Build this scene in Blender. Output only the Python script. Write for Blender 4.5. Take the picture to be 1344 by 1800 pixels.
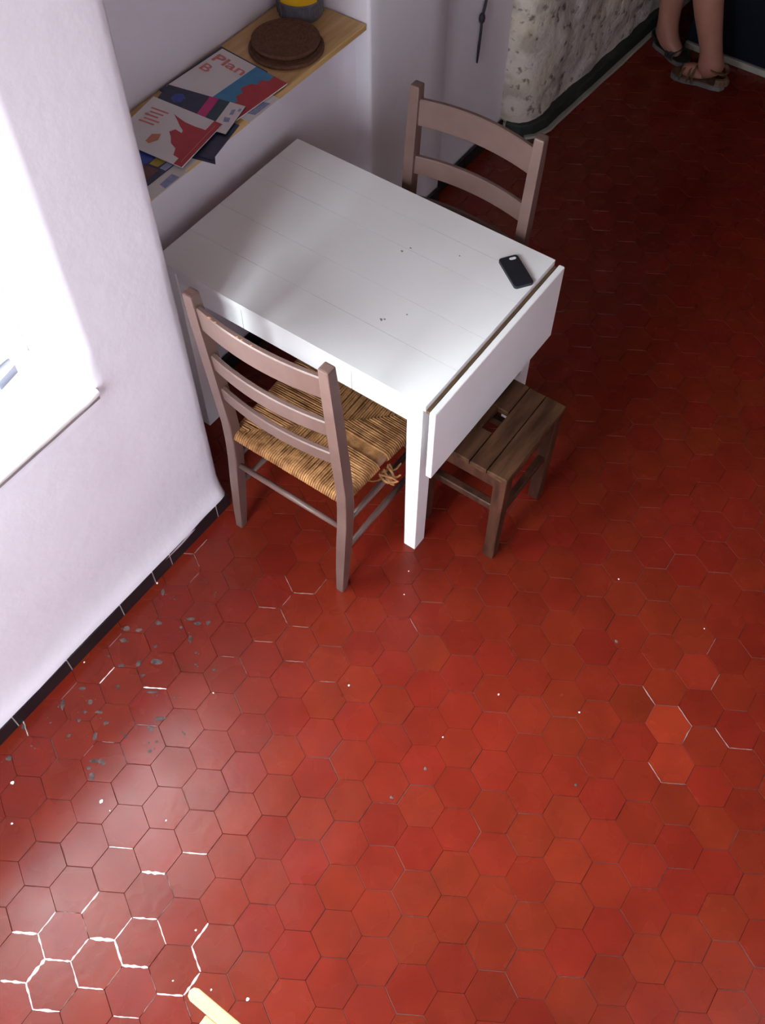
import bpy, bmesh, math, random
from mathutils import Vector, Matrix, noise
for o in list(bpy.data.objects): bpy.data.objects.remove(o)
scene = bpy.context.scene
COL = scene.collection
random.seed(7)
R = math.radians

# ---------------------------------------------------------------- camera
# world: X runs along the window wall, Y points into that wall, Z up, metres
CAM = Vector((-1.1870, -1.4744, 2.7469))
RIGHT = Vector((0.58003, -0.81459, 0.0024)); DOWN = Vector((-0.68306, -0.48797, -0.54343)); FWD = Vector((0.44384, 0.31357, -0.83945))
FPX = 1758.33
cd = bpy.data.cameras.new('camera'); cam = bpy.data.objects.new('camera', cd); COL.objects.link(cam)
cd.sensor_fit = 'VERTICAL'; cd.sensor_height = 36.0; cd.sensor_width = 26.88; cd.lens = FPX * 36.0 / 1800.0; cd.clip_start = 0.02
m = Matrix((RIGHT, -DOWN, -FWD)).transposed().to_4x4(); m.translation = CAM; cam.matrix_world = m
scene.camera = cam

def px_on(px, py, axis, val):
    d = RIGHT * ((px - 672) / FPX) + DOWN * ((py - 900) / FPX) + FWD
    return CAM + d * ((val - CAM[axis]) / d[axis])
def floor_px(px, py): return px_on(px, py, 2, 0.0)
def to_px(p):
    d = Vector(p) - CAM; z = d.dot(FWD)
    return 672 + FPX * d.dot(RIGHT) / z, 900 + FPX * d.dot(DOWN) / z, z

# ---------------------------------------------------------------- sky, daylight, exposure
world = bpy.data.worlds.new('sky'); scene.world = world; world.use_nodes = True
nt = world.node_tree; nt.nodes.clear()
wo = nt.nodes.new('ShaderNodeOutputWorld'); bg = nt.nodes.new('ShaderNodeBackground')
tc = nt.nodes.new('ShaderNodeTexCoord'); sx = nt.nodes.new('ShaderNodeSeparateXYZ'); rp = nt.nodes.new('ShaderNodeValToRGB')
rp.color_ramp.elements[0].position = 0.47; rp.color_ramp.elements[0].color = (0.50, 0.49, 0.46, 1)
rp.color_ramp.elements[1].position = 0.53; rp.color_ramp.elements[1].color = (0.84, 0.92, 1.0, 1)
ma = nt.nodes.new('ShaderNodeMath'); ma.operation = 'MULTIPLY_ADD'; ma.inputs[1].default_value = 0.5; ma.inputs[2].default_value = 0.5
nt.links.new(tc.outputs['Generated'], sx.inputs[0]); nt.links.new(sx.outputs['Z'], ma.inputs[0]); nt.links.new(ma.outputs[0], rp.inputs[0])
nt.links.new(rp.outputs[0], bg.inputs[0]); bg.inputs[1].default_value = 33.0
nt.links.new(bg.outputs[0], wo.inputs[0])
def portal(name, loc, rot, sx_, sy_):
    l = bpy.data.lights.new(name, 'AREA'); l.shape = 'RECTANGLE'; l.size = sx_; l.size_y = sy_; l.cycles.is_portal = True
    o = bpy.data.objects.new(name, l); COL.objects.link(o); o.location = loc; o.rotation_euler = rot
# openings: window in the near wall, narrow tall window in the end wall
WX0, WX1, WZ0, WZ1 = -1.60, -0.315, 0.868, 2.80
DX, DY0, DY1, DZ0, DZ1 = -2.3, -0.86, -0.05, 0.80, 2.75
portal('window_portal', ((WX0 + WX1) / 2, 0.31, (WZ0 + WZ1) / 2), (R(-90), 0, 0), WX1 - WX0, WZ1 - WZ0)
portal('end_window_portal', (DX - 0.32, (DY0 + DY1) / 2, (DZ0 + DZ1) / 2), (0, R(-90), 0), DZ1 - DZ0, DY1 - DY0)
scene.view_settings.view_transform = 'Standard'; scene.view_settings.look = 'None'
scene.view_settings.gamma = 1.0; scene.view_settings.use_curve_mapping = False
scene.view_settings.exposure = 0.1

# ---------------------------------------------------------------- materials
def mat(name, col, rough=0.6, col2=None, scale=8.0, bump=0.0, bscale=60.0, metallic=0.0, stretch=None, detail=6.0, lo=0.35, hi=0.7, spec=None, objcol=False, coat=0.0):
    m = bpy.data.materials.new(name); m.use_nodes = True; n = m.node_tree.nodes; L = m.node_tree.links
    b = n['Principled BSDF']; b.inputs['Roughness'].default_value = rough; b.inputs['Metallic'].default_value = metallic
    if spec is not None: b.inputs['Specular IOR Level'].default_value = spec
    if coat: b.inputs['Coat Weight'].default_value = coat
    t = n.new('ShaderNodeTexCoord'); mp = n.new('ShaderNodeMapping')
    if stretch: mp.inputs['Scale'].default_value = stretch
    L.new(t.outputs['Object'], mp.inputs[0])
    out = None
    if col2 is not None:
        nz = n.new('ShaderNodeTexNoise'); nz.inputs['Scale'].default_value = scale; nz.inputs['Detail'].default_value = detail
        L.new(mp.outputs[0], nz.inputs[0])
        r = n.new('ShaderNodeValToRGB'); r.color_ramp.elements[0].position = lo; r.color_ramp.elements[1].position = hi
        r.color_ramp.elements[0].color = (*col, 1); r.color_ramp.elements[1].color = (*col2, 1)
        L.new(nz.outputs[0], r.inputs[0]); out = r.outputs[0]
        L.new(out, b.inputs['Base Color'])
    else:
        b.inputs['Base Color'].default_value = (*col, 1)
    if bump:
        nz2 = n.new('ShaderNodeTexNoise'); nz2.inputs['Scale'].default_value = bscale; nz2.inputs['Detail'].default_value = 5
        L.new(mp.outputs[0], nz2.inputs[0])
        bp = n.new('ShaderNodeBump'); bp.inputs['Strength'].default_value = bump; bp.inputs['Distance'].default_value = 0.004
        L.new(nz2.outputs[0], bp.inputs['Height']); L.new(bp.outputs[0], b.inputs['Normal'])
    return m

def tile_mat(name, use_attr):
    m = bpy.data.materials.new(name); m.use_nodes = True; n = m.node_tree.nodes; L = m.node_tree.links
    b = n['Principled BSDF']; b.inputs['Specular IOR Level'].default_value = 0.27
    g = n.new('ShaderNodeNewGeometry')
    if use_attr:
        c = n.new('ShaderNodeAttribute'); c.attribute_name = 'tint'; cs = c.outputs['Color']
    else:
        c = n.new('ShaderNodeObjectInfo'); cs = c.outputs['Color']
    nz = n.new('ShaderNodeTexNoise'); nz.inputs['Scale'].default_value = 9; nz.inputs['Detail'].default_value = 4; nz.inputs['Roughness'].default_value = 0.55
    L.new(g.outputs['Position'], nz.inputs[0])
    r = n.new('ShaderNodeValToRGB'); r.color_ramp.elements[0].position = 0.28; r.color_ramp.elements[1].position = 0.75
    r.color_ramp.elements[0].color = (0.84, 0.82, 0.82, 1); r.color_ramp.elements[1].color = (1.12, 1.1, 1.08, 1)
    L.new(nz.outputs[0], r.inputs[0])
    mx = n.new('ShaderNodeMix'); mx.data_type = 'RGBA'; mx.blend_type = 'MULTIPLY'; mx.inputs[0].default_value = 1.0
    L.new(cs, mx.inputs[6]); L.new(r.outputs[0], mx.inputs[7]); L.new(mx.outputs[2], b.inputs['Base Color'])
    nz3 = n.new('ShaderNodeTexNoise'); nz3.inputs['Scale'].default_value = 7; nz3.inputs['Detail'].default_value = 2
    L.new(g.outputs['Position'], nz3.inputs[0])
    r2 = n.new('ShaderNodeMapRange'); r2.inputs[1].default_value = 0.15; r2.inputs[2].default_value = 0.85; r2.inputs[3].default_value = 0.20; r2.inputs[4].default_value = 0.34
    L.new(nz3.outputs[0], r2.inputs[0]); L.new(r2.outputs[0], b.inputs['Roughness'])
    nz2 = n.new('ShaderNodeTexNoise'); nz2.inputs['Scale'].default_value = 45; nz2.inputs['Detail'].default_value = 4
    L.new(g.outputs['Position'], nz2.inputs[0])
    bp = n.new('ShaderNodeBump'); bp.inputs['Strength'].default_value = 0.12; bp.inputs['Distance'].default_value = 0.003
    L.new(nz2.outputs[0], bp.inputs['Height']); L.new(bp.outputs[0], b.inputs['Normal'])
    return m

def stone_mat():
    m = bpy.data.materials.new('rough_stone_plaster'); m.use_nodes = True; n = m.node_tree.nodes; L = m.node_tree.links
    b = n['Principled BSDF']; b.inputs['Roughness'].default_value = 0.93
    t = n.new('ShaderNodeTexCoord')
    def noise_(sc, det, lo, hi, c0, c1):
        z = n.new('ShaderNodeTexNoise'); z.inputs['Scale'].default_value = sc; z.inputs['Detail'].default_value = det; L.new(t.outputs['Object'], z.inputs[0])
        r = n.new('ShaderNodeValToRGB'); r.color_ramp.elements[0].position = lo; r.color_ramp.elements[1].position = hi; r.color_ramp.elements[0].color = (*c0, 1); r.color_ramp.elements[1].color = (*c1, 1)
        L.new(z.outputs[0], r.inputs[0]); return z, r.outputs[0]
    _, base = noise_(5, 6, 0.35, 0.68, (0.58, 0.52, 0.51), (0.64, 0.55, 0.45))
    z2, spots = noise_(26, 5, 0.33, 0.43, (0.22, 0.18, 0.16), (1, 1, 1))
    _, spots2 = noise_(9, 8, 0.36, 0.5, (0.55, 0.5, 0.46), (1, 1, 1))
    a = n.new('ShaderNodeMix'); a.data_type = 'RGBA'; a.blend_type = 'MULTIPLY'; a.inputs[0].default_value = 0.85; L.new(base, a.inputs[6]); L.new(spots, a.inputs[7])
    c = n.new('ShaderNodeMix'); c.data_type = 'RGBA'; c.blend_type = 'MULTIPLY'; c.inputs[0].default_value = 0.7; L.new(a.outputs[2], c.inputs[6]); L.new(spots2, c.inputs[7])
    L.new(c.outputs[2], b.inputs['Base Color'])
    bp = n.new('ShaderNodeBump'); bp.inputs['Strength'].default_value = 0.9; bp.inputs['Distance'].default_value = 0.008; L.new(z2.outputs[0], bp.inputs['Height']); L.new(bp.outputs[0], b.inputs['Normal'])
    return m

def glass_mat():
    m = bpy.data.materials.new('window_glass'); m.use_nodes = True; n = m.node_tree.nodes; L = m.node_tree.links
    n.clear(); o = n.new('ShaderNodeOutputMaterial'); mx = n.new('ShaderNodeMixShader'); t = n.new('ShaderNodeBsdfTransparent'); g = n.new('ShaderNodeBsdfGlossy'); lw = n.new('ShaderNodeLayerWeight'); pw = n.new('ShaderNodeMath'); pw.operation = 'POWER'; f = n.new('ShaderNodeMath'); f.operation = 'MULTIPLY_ADD'
    g.inputs['Roughness'].default_value = 0.02; t.inputs[0].default_value = (0.96, 0.98, 0.96, 1); lw.inputs[0].default_value = 0.5; pw.inputs[1].default_value = 5.0; f.inputs[1].default_value = 0.6; f.inputs[2].default_value = 0.03
    L.new(lw.outputs['Facing'], pw.inputs[0]); L.new(pw.outputs[0], f.inputs[0])
    L.new(f.outputs[0], mx.inputs[0]); L.new(t.outputs[0], mx.inputs[1]); L.new(g.outputs[0], mx.inputs[2]); L.new(mx.outputs[0], o.inputs[0])
    return m

M = {
 'plaster': mat('white_plaster', (0.72, 0.665, 0.735), 0.85, (0.76, 0.705, 0.775), 3.0, 0.35, 22.0),
 'stone': stone_mat(),
 'sillshade': mat('grey_sill_shade', (0.20, 0.16, 0.155), 0.9, (0.28, 0.23, 0.22), 20.0),  # shade under the sill put into a dark strip colour
 'ceiling': mat('dark_unseen_ceiling', (0.12, 0.075, 0.05), 0.8, (0.20, 0.13, 0.085), 2.0),  # dark colour chosen to weaken light bounced off the unseen ceiling
 'darkwall': mat('dark_unseen_wall', (0.16, 0.13, 0.11), 0.9, (0.26, 0.22, 0.19), 4.0, 0.5, 12.0),  # dark colour for unseen walls, so the far floor gets less bounce
 'plinth': mat('black_plinth_tile', (0.007, 0.006, 0.009), 0.5, (0.014, 0.011, 0.015), 9.0),
 'plinth_far': mat('dark_plinth', (0.012, 0.018, 0.016), 0.6, (0.03, 0.036, 0.034), 12.0, 0.3, 40),
 'grout': mat('floor_grout', (0.085, 0.018, 0.014), 0.9, (0.15, 0.07, 0.06), 5.0, 0.5, 90.0, lo=0.45, hi=0.65),
 'mortar': mat('white_mortar', (0.72, 0.66, 0.64), 0.9, (0.85, 0.80, 0.78), 40.0, 0.5, 120.0),
 'mortar_thin': mat('grey_mortar', (0.22, 0.12, 0.11), 0.9, (0.34, 0.22, 0.20), 30.0, 0.4, 120.0),
 'plinth_grout': mat('plinth_grout', (0.42, 0.38, 0.39), 0.9, (0.5, 0.46, 0.46), 20.0),
 'dirt': mat('grey_plaster_dirt', (0.035, 0.025, 0.024), 0.9, (0.15, 0.10, 0.095), 60.0, 0.4, 150.0),
 'speck': mat('white_paint_speck', (0.75, 0.74, 0.75), 0.8, (0.85, 0.85, 0.85), 30.0),
 'white': mat('white_table_lacquer', (0.82, 0.79, 0.80), 0.38, (0.85, 0.825, 0.83), 5.0, 0.08, 30.0),
 'stain': mat('table_stain', (0.22, 0.15, 0.13), 0.6, (0.40, 0.30, 0.27), 120.0),
 'hinge': mat('hinge_brass', (0.30, 0.19, 0.11), 0.5, (0.22, 0.14, 0.09), 30.0, metallic=0.6),
 'taupe': mat('taupe_chair_paint', (0.115, 0.064, 0.054), 0.36, (0.138, 0.080, 0.068), 12.0, spec=0.35, bump=0.06, bscale=40.0),
 'bare': mat('worn_edge_wood', (0.55, 0.25, 0.10), 0.6, (0.40, 0.18, 0.08), 60.0),
 'rail': mat('bare_rail_wood', (0.20, 0.09, 0.045), 0.6, (0.28, 0.13, 0.06), 40.0),
 'rush': mat('woven_rush', (0.15, 0.058, 0.020), 0.8, (0.42, 0.205, 0.082), 34.0, 0.5, 160.0, spec=0.2, lo=0.3, hi=0.72),
 'oldwood': mat('dark_stool_wood', (0.030, 0.011, 0.005), 0.55, (0.105, 0.046, 0.021), 7.0, 0.25, 30.0, spec=0.25, stretch=(1.0, 6.0, 6.0), lo=0.3, hi=0.72),
 'stoolleg': mat('dark_stool_leg_wood', (0.030, 0.010, 0.006), 0.55, (0.085, 0.030, 0.016), 9.0, 0.25, 30.0, spec=0.25, stretch=(5.0, 5.0, 1.0), lo=0.3, hi=0.75),
 'shelfwood': mat('shelf_pine', (0.50, 0.29, 0.11), 0.5, (0.62, 0.40, 0.18), 6.0, 0.15, 30.0, stretch=(1.0, 9.0, 9.0)),
 'pine': mat('pale_pine', (0.50, 0.31, 0.14), 0.5, (0.58, 0.39, 0.19), 8.0, 0.1, 30.0, stretch=(6.0, 1.0, 6.0)),
 'cork': mat('brown_woven_cork', (0.085, 0.032, 0.016), 0.85, (0.16, 0.065, 0.032), 70.0, 0.7, 160.0),
 'potgrey': mat('dark_grey_pot', (0.075, 0.070, 0.085), 0.5, (0.13, 0.12, 0.14), 40.0, 0.3, 60.0),
 'yellow': mat('yellow_label', (0.72, 0.40, 0.01), 0.55, (0.80, 0.50, 0.02), 12.0),
 'phone': mat('black_phone_case', (0.006, 0.008, 0.013), 0.45, (0.010, 0.012, 0.018), 25.0),
 'lens': mat('phone_lens_ring', (0.75, 0.75, 0.78), 0.3, (0.6, 0.6, 0.62), 80.0),
 'frame': mat('white_window_frame', (0.78, 0.78, 0.77), 0.45, (0.82, 0.82, 0.81), 6.0),
 'sill': mat('white_sill_plaster', (0.80, 0.79, 0.80), 0.7, (0.84, 0.83, 0.84), 6.0, 0.2, 40.0),
 'greywedge': mat('grey_lead', (0.16, 0.16, 0.2), 0.7, (0.2, 0.2, 0.24), 20.0),
 'navy': mat('navy_panel', (0.0025, 0.0035, 0.010), 0.6, (0.004, 0.0055, 0.014), 7.0, spec=0.2),
 'kick': mat('pale_kick_strip', (0.30, 0.28, 0.25), 0.6, (0.36, 0.34, 0.30), 9.0),
 'skin': mat('skin', (0.34, 0.145, 0.10), 0.55, (0.39, 0.175, 0.125), 14.0, 0.1, 60.0),
 'leather': mat('brown_sandal_leather', (0.10, 0.05, 0.028), 0.6, (0.16, 0.085, 0.05), 30.0, 0.3, 80.0),
 'blackleather': mat('black_sandal_leather', (0.012, 0.011, 0.011), 0.55, (0.03, 0.027, 0.025), 30.0),
 'sole': mat('grey_rubber_sole', (0.12, 0.11, 0.11), 0.7, (0.17, 0.16, 0.15), 20.0),
 'shorts': mat('blue_shorts_cloth', (0.02, 0.03, 0.08), 0.85, (0.03, 0.045, 0.11), 40.0, 0.3, 200.0),
 'shirt': mat('grey_shirt_cloth', (0.22, 0.22, 0.24), 0.9, (0.27, 0.27, 0.29), 40.0, 0.3, 200.0),
 'hair': mat('brown_hair', (0.05, 0.03, 0.018), 0.6, (0.09, 0.05, 0.03), 40.0, 0.6, 120.0),
 'eye': mat('eye', (0.8, 0.8, 0.8), 0.2, (0.05, 0.03, 0.02), 5.0),
 'lip': mat('lip', (0.42, 0.14, 0.12), 0.5, (0.46, 0.17, 0.14), 20.0),
 'strap': mat('dark_strap', (0.014, 0.011, 0.017), 0.7, (0.03, 0.024, 0.036), 60.0),
 'paper': mat('white_paper', (0.70, 0.66, 0.66), 0.5, (0.74, 0.70, 0.70), 12.0),
 'pink': mat('print_pink_red', (0.62, 0.17, 0.16), 0.5, (0.66, 0.22, 0.20), 50.0),
 'red': mat('print_red', (0.42, 0.025, 0.035), 0.45, (0.47, 0.035, 0.045), 30.0),
 'blue': mat('print_blue', (0.03, 0.20, 0.40), 0.45, (0.04, 0.24, 0.45), 30.0),
 'navyprint': mat('print_navy', (0.018, 0.020, 0.055), 0.4, (0.03, 0.035, 0.085), 40.0),
 'blueprint': mat('print_blue_glow', (0.025, 0.05, 0.30), 0.4, (0.04, 0.08, 0.36), 60.0),
 'magenta': mat('print_magenta', (0.55, 0.012, 0.16), 0.4, (0.60, 0.02, 0.20), 40.0),
 'teal': mat('print_dark_teal', (0.008, 0.030, 0.055), 0.4, (0.014, 0.045, 0.075), 40.0),
 'orange': mat('print_orange', (0.52, 0.17, 0.09), 0.5, (0.56, 0.22, 0.12), 50.0),
 'brownprint': mat('print_brown', (0.12, 0.035, 0.035), 0.5, (0.18, 0.07, 0.06), 60.0),
 'yellowprint': mat('print_yellow', (0.40, 0.30, 0.03), 0.5, (0.45, 0.34, 0.05), 60.0),
 'inkblue': mat('print_pale_blue', (0.22, 0.26, 0.48), 0.5, (0.35, 0.38, 0.56), 60.0),
 'tile': tile_mat('hexagon_terracotta', False), 'tile_far': tile_mat('hexagon_terracotta_field', True), 'glass': glass_mat(),
}

# ---------------------------------------------------------------- mesh helpers
def obj(name, bm, material, parent=None, smooth=False, loc=None):
    me = bpy.data.meshes.new(name)
    bmesh.ops.recalc_face_normals(bm, faces=bm.faces[:])
    bm.to_mesh(me); bm.free()
    if smooth:
        for p in me.polygons: p.use_smooth = True
    o = bpy.data.objects.new(name, me); COL.objects.link(o)
    if material is not None: me.materials.append(M[material])
    if parent is not None: o.parent = parent
    if loc is not None: o.location = loc
    return o
def thing(name, label, cat, loc=(0, 0, 0), rz=0.0, group=None):
    o = bpy.data.objects.new(name, None); COL.objects.link(o); o.location = loc; o.rotation_euler = (0, 0, rz)
    o.empty_display_size = 0.1
    return tag(o, label, cat, group)
def tag(o, label, cat, group=None, kind=None):
    o['label'] = label; o['category'] = cat
    if group: o['group'] = group
    if kind: o['kind'] = kind
    return o
def struct(o, label=None):
    o['kind'] = 'structure'
    if label: o['label'] = label
    return o
def box(bm, x0, x1, y0, y1, z0, z1, bev=0.0, seg=1):
    r = bmesh.ops.create_cube(bm, size=1.0)
    for v in r['verts']:
        v.co = Vector((x0 + (v.co.x + .5) * (x1 - x0), y0 + (v.co.y + .5) * (y1 - y0), z0 + (v.co.z + .5) * (z1 - z0)))
    if bev:
        es = list({e for v in r['verts'] for e in v.link_edges})
        bmesh.ops.bevel(bm, geom=es, offset=bev, segments=seg, affect='EDGES', profile=0.5)
    return bm
def BOX(*a, **k): return box(bmesh.new(), *a, **k)
def prism(bm, poly, z0, z1, f=None, bev=0.0):
    f = f or (lambda x, y, z: (x, y, z))
    a = [bm.verts.new(f(x, y, z0)) for x, y in poly]; b = [bm.verts.new(f(x, y, z1)) for x, y in poly]; n = len(poly)
    fs = [bm.faces.new(a[::-1]), bm.faces.new(b)]
    for i in range(n): fs.append(bm.faces.new((a[i], a[(i + 1) % n], b[(i + 1) % n], b[i])))
    if bev:
        bmesh.ops.bevel(bm, geom=list({e for e in fs[1].edges}), offset=bev, segments=2, affect='EDGES', profile=0.5)
    return bm
def tube(bm, pts, rad, n=8, cap=True, flat=1.0):
    pts = [Vector(p) for p in pts]; rads = rad if isinstance(rad, (list, tuple)) else [rad] * len(pts)
    rings = []; ref = None
    for i, p in enumerate(pts):
        d = (pts[min(i + 1, len(pts) - 1)] - pts[max(i - 1, 0)]).normalized()
        if ref is None:
            ref = d.orthogonal().normalized()
        ref = (ref - d * ref.dot(d))
        ref = ref.normalized() if ref.length > 1e-6 else d.orthogonal().normalized()
        s = d.cross(ref)
        rings.append([bm.verts.new(p + (ref * math.cos(2 * math.pi * k / n) + s * math.sin(2 * math.pi * k / n) * flat) * rads[i]) for k in range(n)])
    for a, b in zip(rings, rings[1:]):
        for k in range(n): bm.faces.new((a[k], a[(k + 1) % n], b[(k + 1) % n], b[k]))
    if cap: bm.faces.new(rings[0][::-1]); bm.faces.new(rings[-1])
    return bm
def lathe(bm, prof, n=40, c=(0, 0, 0)):
    rings = []
    for r, z in prof:
        if r < 1e-6: rings.append([bm.verts.new((c[0], c[1], c[2] + z))])
        else: rings.append([bm.verts.new((c[0] + r * math.cos(2 * math.pi * k / n), c[1] + r * math.sin(2 * math.pi * k / n), c[2] + z)) for k in range(n)])
    for a, b in zip(rings, rings[1:]):
        for k in range(n):
            q = [a[k % len(a)], a[(k + 1) % n % len(a)], b[(k + 1) % n % len(b)], b[k % len(b)]]
            q2 = []
            for v in q:
                if v not in q2: q2.append(v)
            if len(q2) > 2: bm.faces.new(q2)
    return bm
def sweep_rect(bm, pts, wy, dx, bev=0.004):
    """rectangular bar following (x, y, z) points, section wy (along y) by dx (along x), level cuts"""
    rings = []
    for i, (x, y, z) in enumerate(pts):
        a = wy[i] / 2 if isinstance(wy, (list, tuple)) else wy / 2; b = dx[i] / 2 if isinstance(dx, (list, tuple)) else dx / 2
        rings.append([bm.verts.new((x + sx_ * b, y + sy_ * a, z)) for sx_, sy_ in ((-1, -1), (1, -1), (1, 1), (-1, 1))])
    longe = []
    for a, b in zip(rings, rings[1:]):
        for k in range(4): bm.faces.new((a[k], a[(k + 1) % 4], b[(k + 1) % 4], b[k]))
    top = bm.faces.new(rings[-1]); bm.faces.new(rings[0][::-1])
    for a, b in zip(rings, rings[1:]):
        for k in range(4): longe.append(bm.edges.get((a[k], b[k])))
    bmesh.ops.bevel(bm, geom=longe + list(top.edges), offset=bev, segments=2, affect='EDGES', profile=0.6)
    return bm
def grid(bm, cols, rows, fn, skip=None):
    vs = [[bm.verts.new(fn(c, r)) for r in rows] for c in cols]
    for i in range(len(cols) - 1):
        for j in range(len(rows) - 1):
            if skip and skip(i, j): continue
            bm.faces.new((vs[i][j], vs[i + 1][j], vs[i + 1][j + 1], vs[i][j + 1]))
    return vs
def lin(a, b, n): return [a + (b - a) * i / n for i in range(n + 1)]
def nz(x, y, z, s): return noise.noise(Vector((x * s, y * s, z * s)))
def resample(poly, step):
    out = []
    for (x0, y0), (x1, y1) in zip(poly, poly[1:]):
        n = max(1, int(math.hypot(x1 - x0, y1 - y0) / step))
        out += [(x0 + (x1 - x0) * i / n, y0 + (y1 - y0) * i / n) for i in range(n)]
    return out + [poly[-1]]

# ---------------------------------------------------------------- setting: walls
ROOM_X1, ROOM_Y0, ROOM_Z = 6.0, -3.2, 3.35
# near wall with the window opening, rounded end, flared foot over the plinth
bm = bmesh.new()
cols = lin(DX, WX0, 8) + lin(WX0, WX1, 10)[1:] + lin(WX1, -0.03, 8)[1:]
cols = [(x, 0.0) for x in cols] + [(-0.012, 0.002), (-0.003, 0.008), (0.0, 0.02), (0.0, 0.15), (0.0, 0.30), (0.0, 0.62)]
rows = [-0.03, 0.048, 0.054, 0.068, 0.085, 0.11, 0.15, 0.25] + lin(0.35, WZ0, 8) + lin(WZ0, WZ1, 16)[1:] + lin(WZ1, ROOM_Z, 8)[1:]
def nearw(c, z):
    x, y = c
    d = 0.004 * nz(x, y, z, 2.2) + 0.0016 * nz(x, y, z, 9)
    if y < 0.001: y += d
    if 0.05 < z < 0.14 and c[1] < 0.02:
        t = max(0.0, (0.14 - z) / 0.095); y -= 0.0235 * min(1.0, 1.25 * t) ** 1.5 + 0.004 * nz(x, 3, z, 14) * t
        if z < 0.06: z += 0.010 * nz(x, 7, 0, 11) + 0.005 * nz(x, 1, 0, 40)
    return (x, y, z)
hi0 = 8; hi1 = 18
ri0 = min(range(len(rows)), key=lambda k: abs(rows[k] - WZ0)); ri1 = min(range(len(rows)), key=lambda k: abs(rows[k] - WZ1))
vs = grid(bm, cols, rows, nearw, lambda i, j: hi0 <= i < hi1 and ri0 <= j < ri1)
def reveal(a, b):
    c = bm.verts.new((a.co.x, 0.29, a.co.z)); d = bm.verts.new((b.co.x, 0.29, b.co.z)); bm.faces.new((a, b, d, c))
for i in range(hi0, hi1): reveal(vs[i][ri0], vs[i + 1][ri0]); reveal(vs[i][ri1], vs[i + 1][ri1])
for j in range(ri0, ri1): reveal(vs[hi0][j], vs[hi0][j + 1]); reveal(vs[hi1][j], vs[hi1][j + 1])
struct(obj('wall_near', bm, 'plaster', smooth=True), 'white plaster wall with the window opening')

SH_Z = 0.972; NY = 0.365; NB = 0.57; PX = 1.192; PY = 0.262
bm = bmesh.new()
c1 = resample([(-0.03, NY), (1.10, NY)], 0.08) + [(1.145, NY - 0.003), (1.175, NY - 0.014), (PX, NY - 0.045)]
def pl(amp): return lambda c, z: (c[0] + amp * nz(z, c[1], c[0], 3.0), c[1] + amp * nz(c[0], c[1], z, 2.5), z)
grid(bm, c1 + [(PX + .03, NY - .05)], [-.03] + lin(0, SH_Z - 0.022, 12), pl(0.003))
v = [bm.verts.new(p) for p in ((-.03, NY - .05, SH_Z - 0.0222), (PX + .03, NY - .05, SH_Z - 0.0222), (PX + .03, NB + .02, SH_Z - 0.022), (-.03, NB + .02, SH_Z - 0.022))]; bm.faces.new(v)
grid(bm, resample([(-0.05, NB), (PX + .05, NB)], 0.1), lin(SH_Z - 0.022, ROOM_Z, 24), pl(0.003))
struct(obj('wall_niche', bm, 'plaster', smooth=True), 'white plaster recess behind the table and above the shelf')
bm = bmesh.new()
c2 = [(PX, 0.62), (PX, 0.5), (PX, 0.4), (PX, 0.33), (PX, PY + 0.012), (PX + 0.003, PY + 0.003), (PX + 0.012, PY)] + resample([(PX + 0.06, PY), (1.645, PY)], 0.08) + [(1.652, PY + 0.004), (1.656, 0.283)] + resample([(1.70, 0.283), (2.26, 0.283)], 0.1)
grid(bm, c2, [-.03] + lin(0, ROOM_Z, 40), pl(0.0025))
struct(obj('wall_pier', bm, 'plaster', smooth=True), 'white plaster pier beside the niche')
# rough stone wall: battered, lumpy, pitted
bm = bmesh.new()
c3 = [(2.165, 0.33), (2.172, 0.27), (2.178, 0.235), (2.192, 0.205), (2.222, 0.180), (2.26, 0.165)] + resample([(2.30, 0.158), (3.44, 0.112), (ROOM_X1, 0.08)], 0.03)
def rough(c, z):
    k = 0.016 * nz(c[0], z, 0, 4.5) + 0.011 * nz(c[0], z, 5, 12) + 0.005 * abs(nz(c[0], z, 9, 26))
    pit = nz(c[0], z, 3, 17)
    if pit > 0.28: k += 0.035 * (pit - 0.28)
    t = min(1.0, max(0.0, z / 0.06))
    lean = -0.05 * z if c[0] < 2.25 else 0.0
    return (c[0] + lean * 0.6 + (k * t if c[0] < 2.2 else 0), c[1] + k * t + 0.02 * max(0.0, z - 0.1), z)
grid(bm, c3, [-.03] + lin(0, 1.2, 44) + lin(1.2, ROOM_Z, 20)[1:], rough)
struct(obj('wall_stone', bm, 'stone', smooth=True), 'rough pitted stone and plaster wall past the pier')

# remaining shell, mostly out of view: end wall with a glazed door, side wall, far wall, ceiling
bm = bmesh.new()
ys = [ROOM_Y0 - .02, DY0, DY1, 0.02]; zs = [0, DZ0, DZ1, ROOM_Z]
grid(bm, ys, zs, lambda c, r: (DX + .001, c, r), lambda i, j: i == 1 and j == 1)
for (a, b) in (((DY0, DZ0), (DY0, DZ1)), ((DY0, DZ1), (DY1, DZ1)), ((DY1, DZ1), (DY1, DZ0)), ((DY1, DZ0), (DY0, DZ0))):
    bm.faces.new([bm.verts.new(p) for p in ((DX, *a), (DX, *b), (DX - 0.3, *b), (DX - 0.3, *a))])
struct(obj('wall_end', bm, 'plaster'), 'white end wall with a tall narrow window')
bm = bmesh.new(); grid(bm, [(DX - .02, -2.4), (-1.4, -2.4), (-0.6, -2.4), (0.1, -2.4), (0.1, ROOM_Y0 - .02)], lin(0, ROOM_Z, 4), lambda c, r: (c[0], c[1], r)); struct(obj('wall_bounce', bm, 'plaster'), 'unseen white partition opposite the window, added to bounce light into the niche')  # invented partition out of view, its position and length set as bounce fill
bm = bmesh.new(); grid(bm, lin(0.08, ROOM_X1, 8), lin(0, ROOM_Z, 4), lambda c, r: (c, ROOM_Y0, r)); struct(obj('wall_right', bm, 'darkwall'), 'unseen wall along the dark part of the room, coloured dark to cut bounced light')
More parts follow.
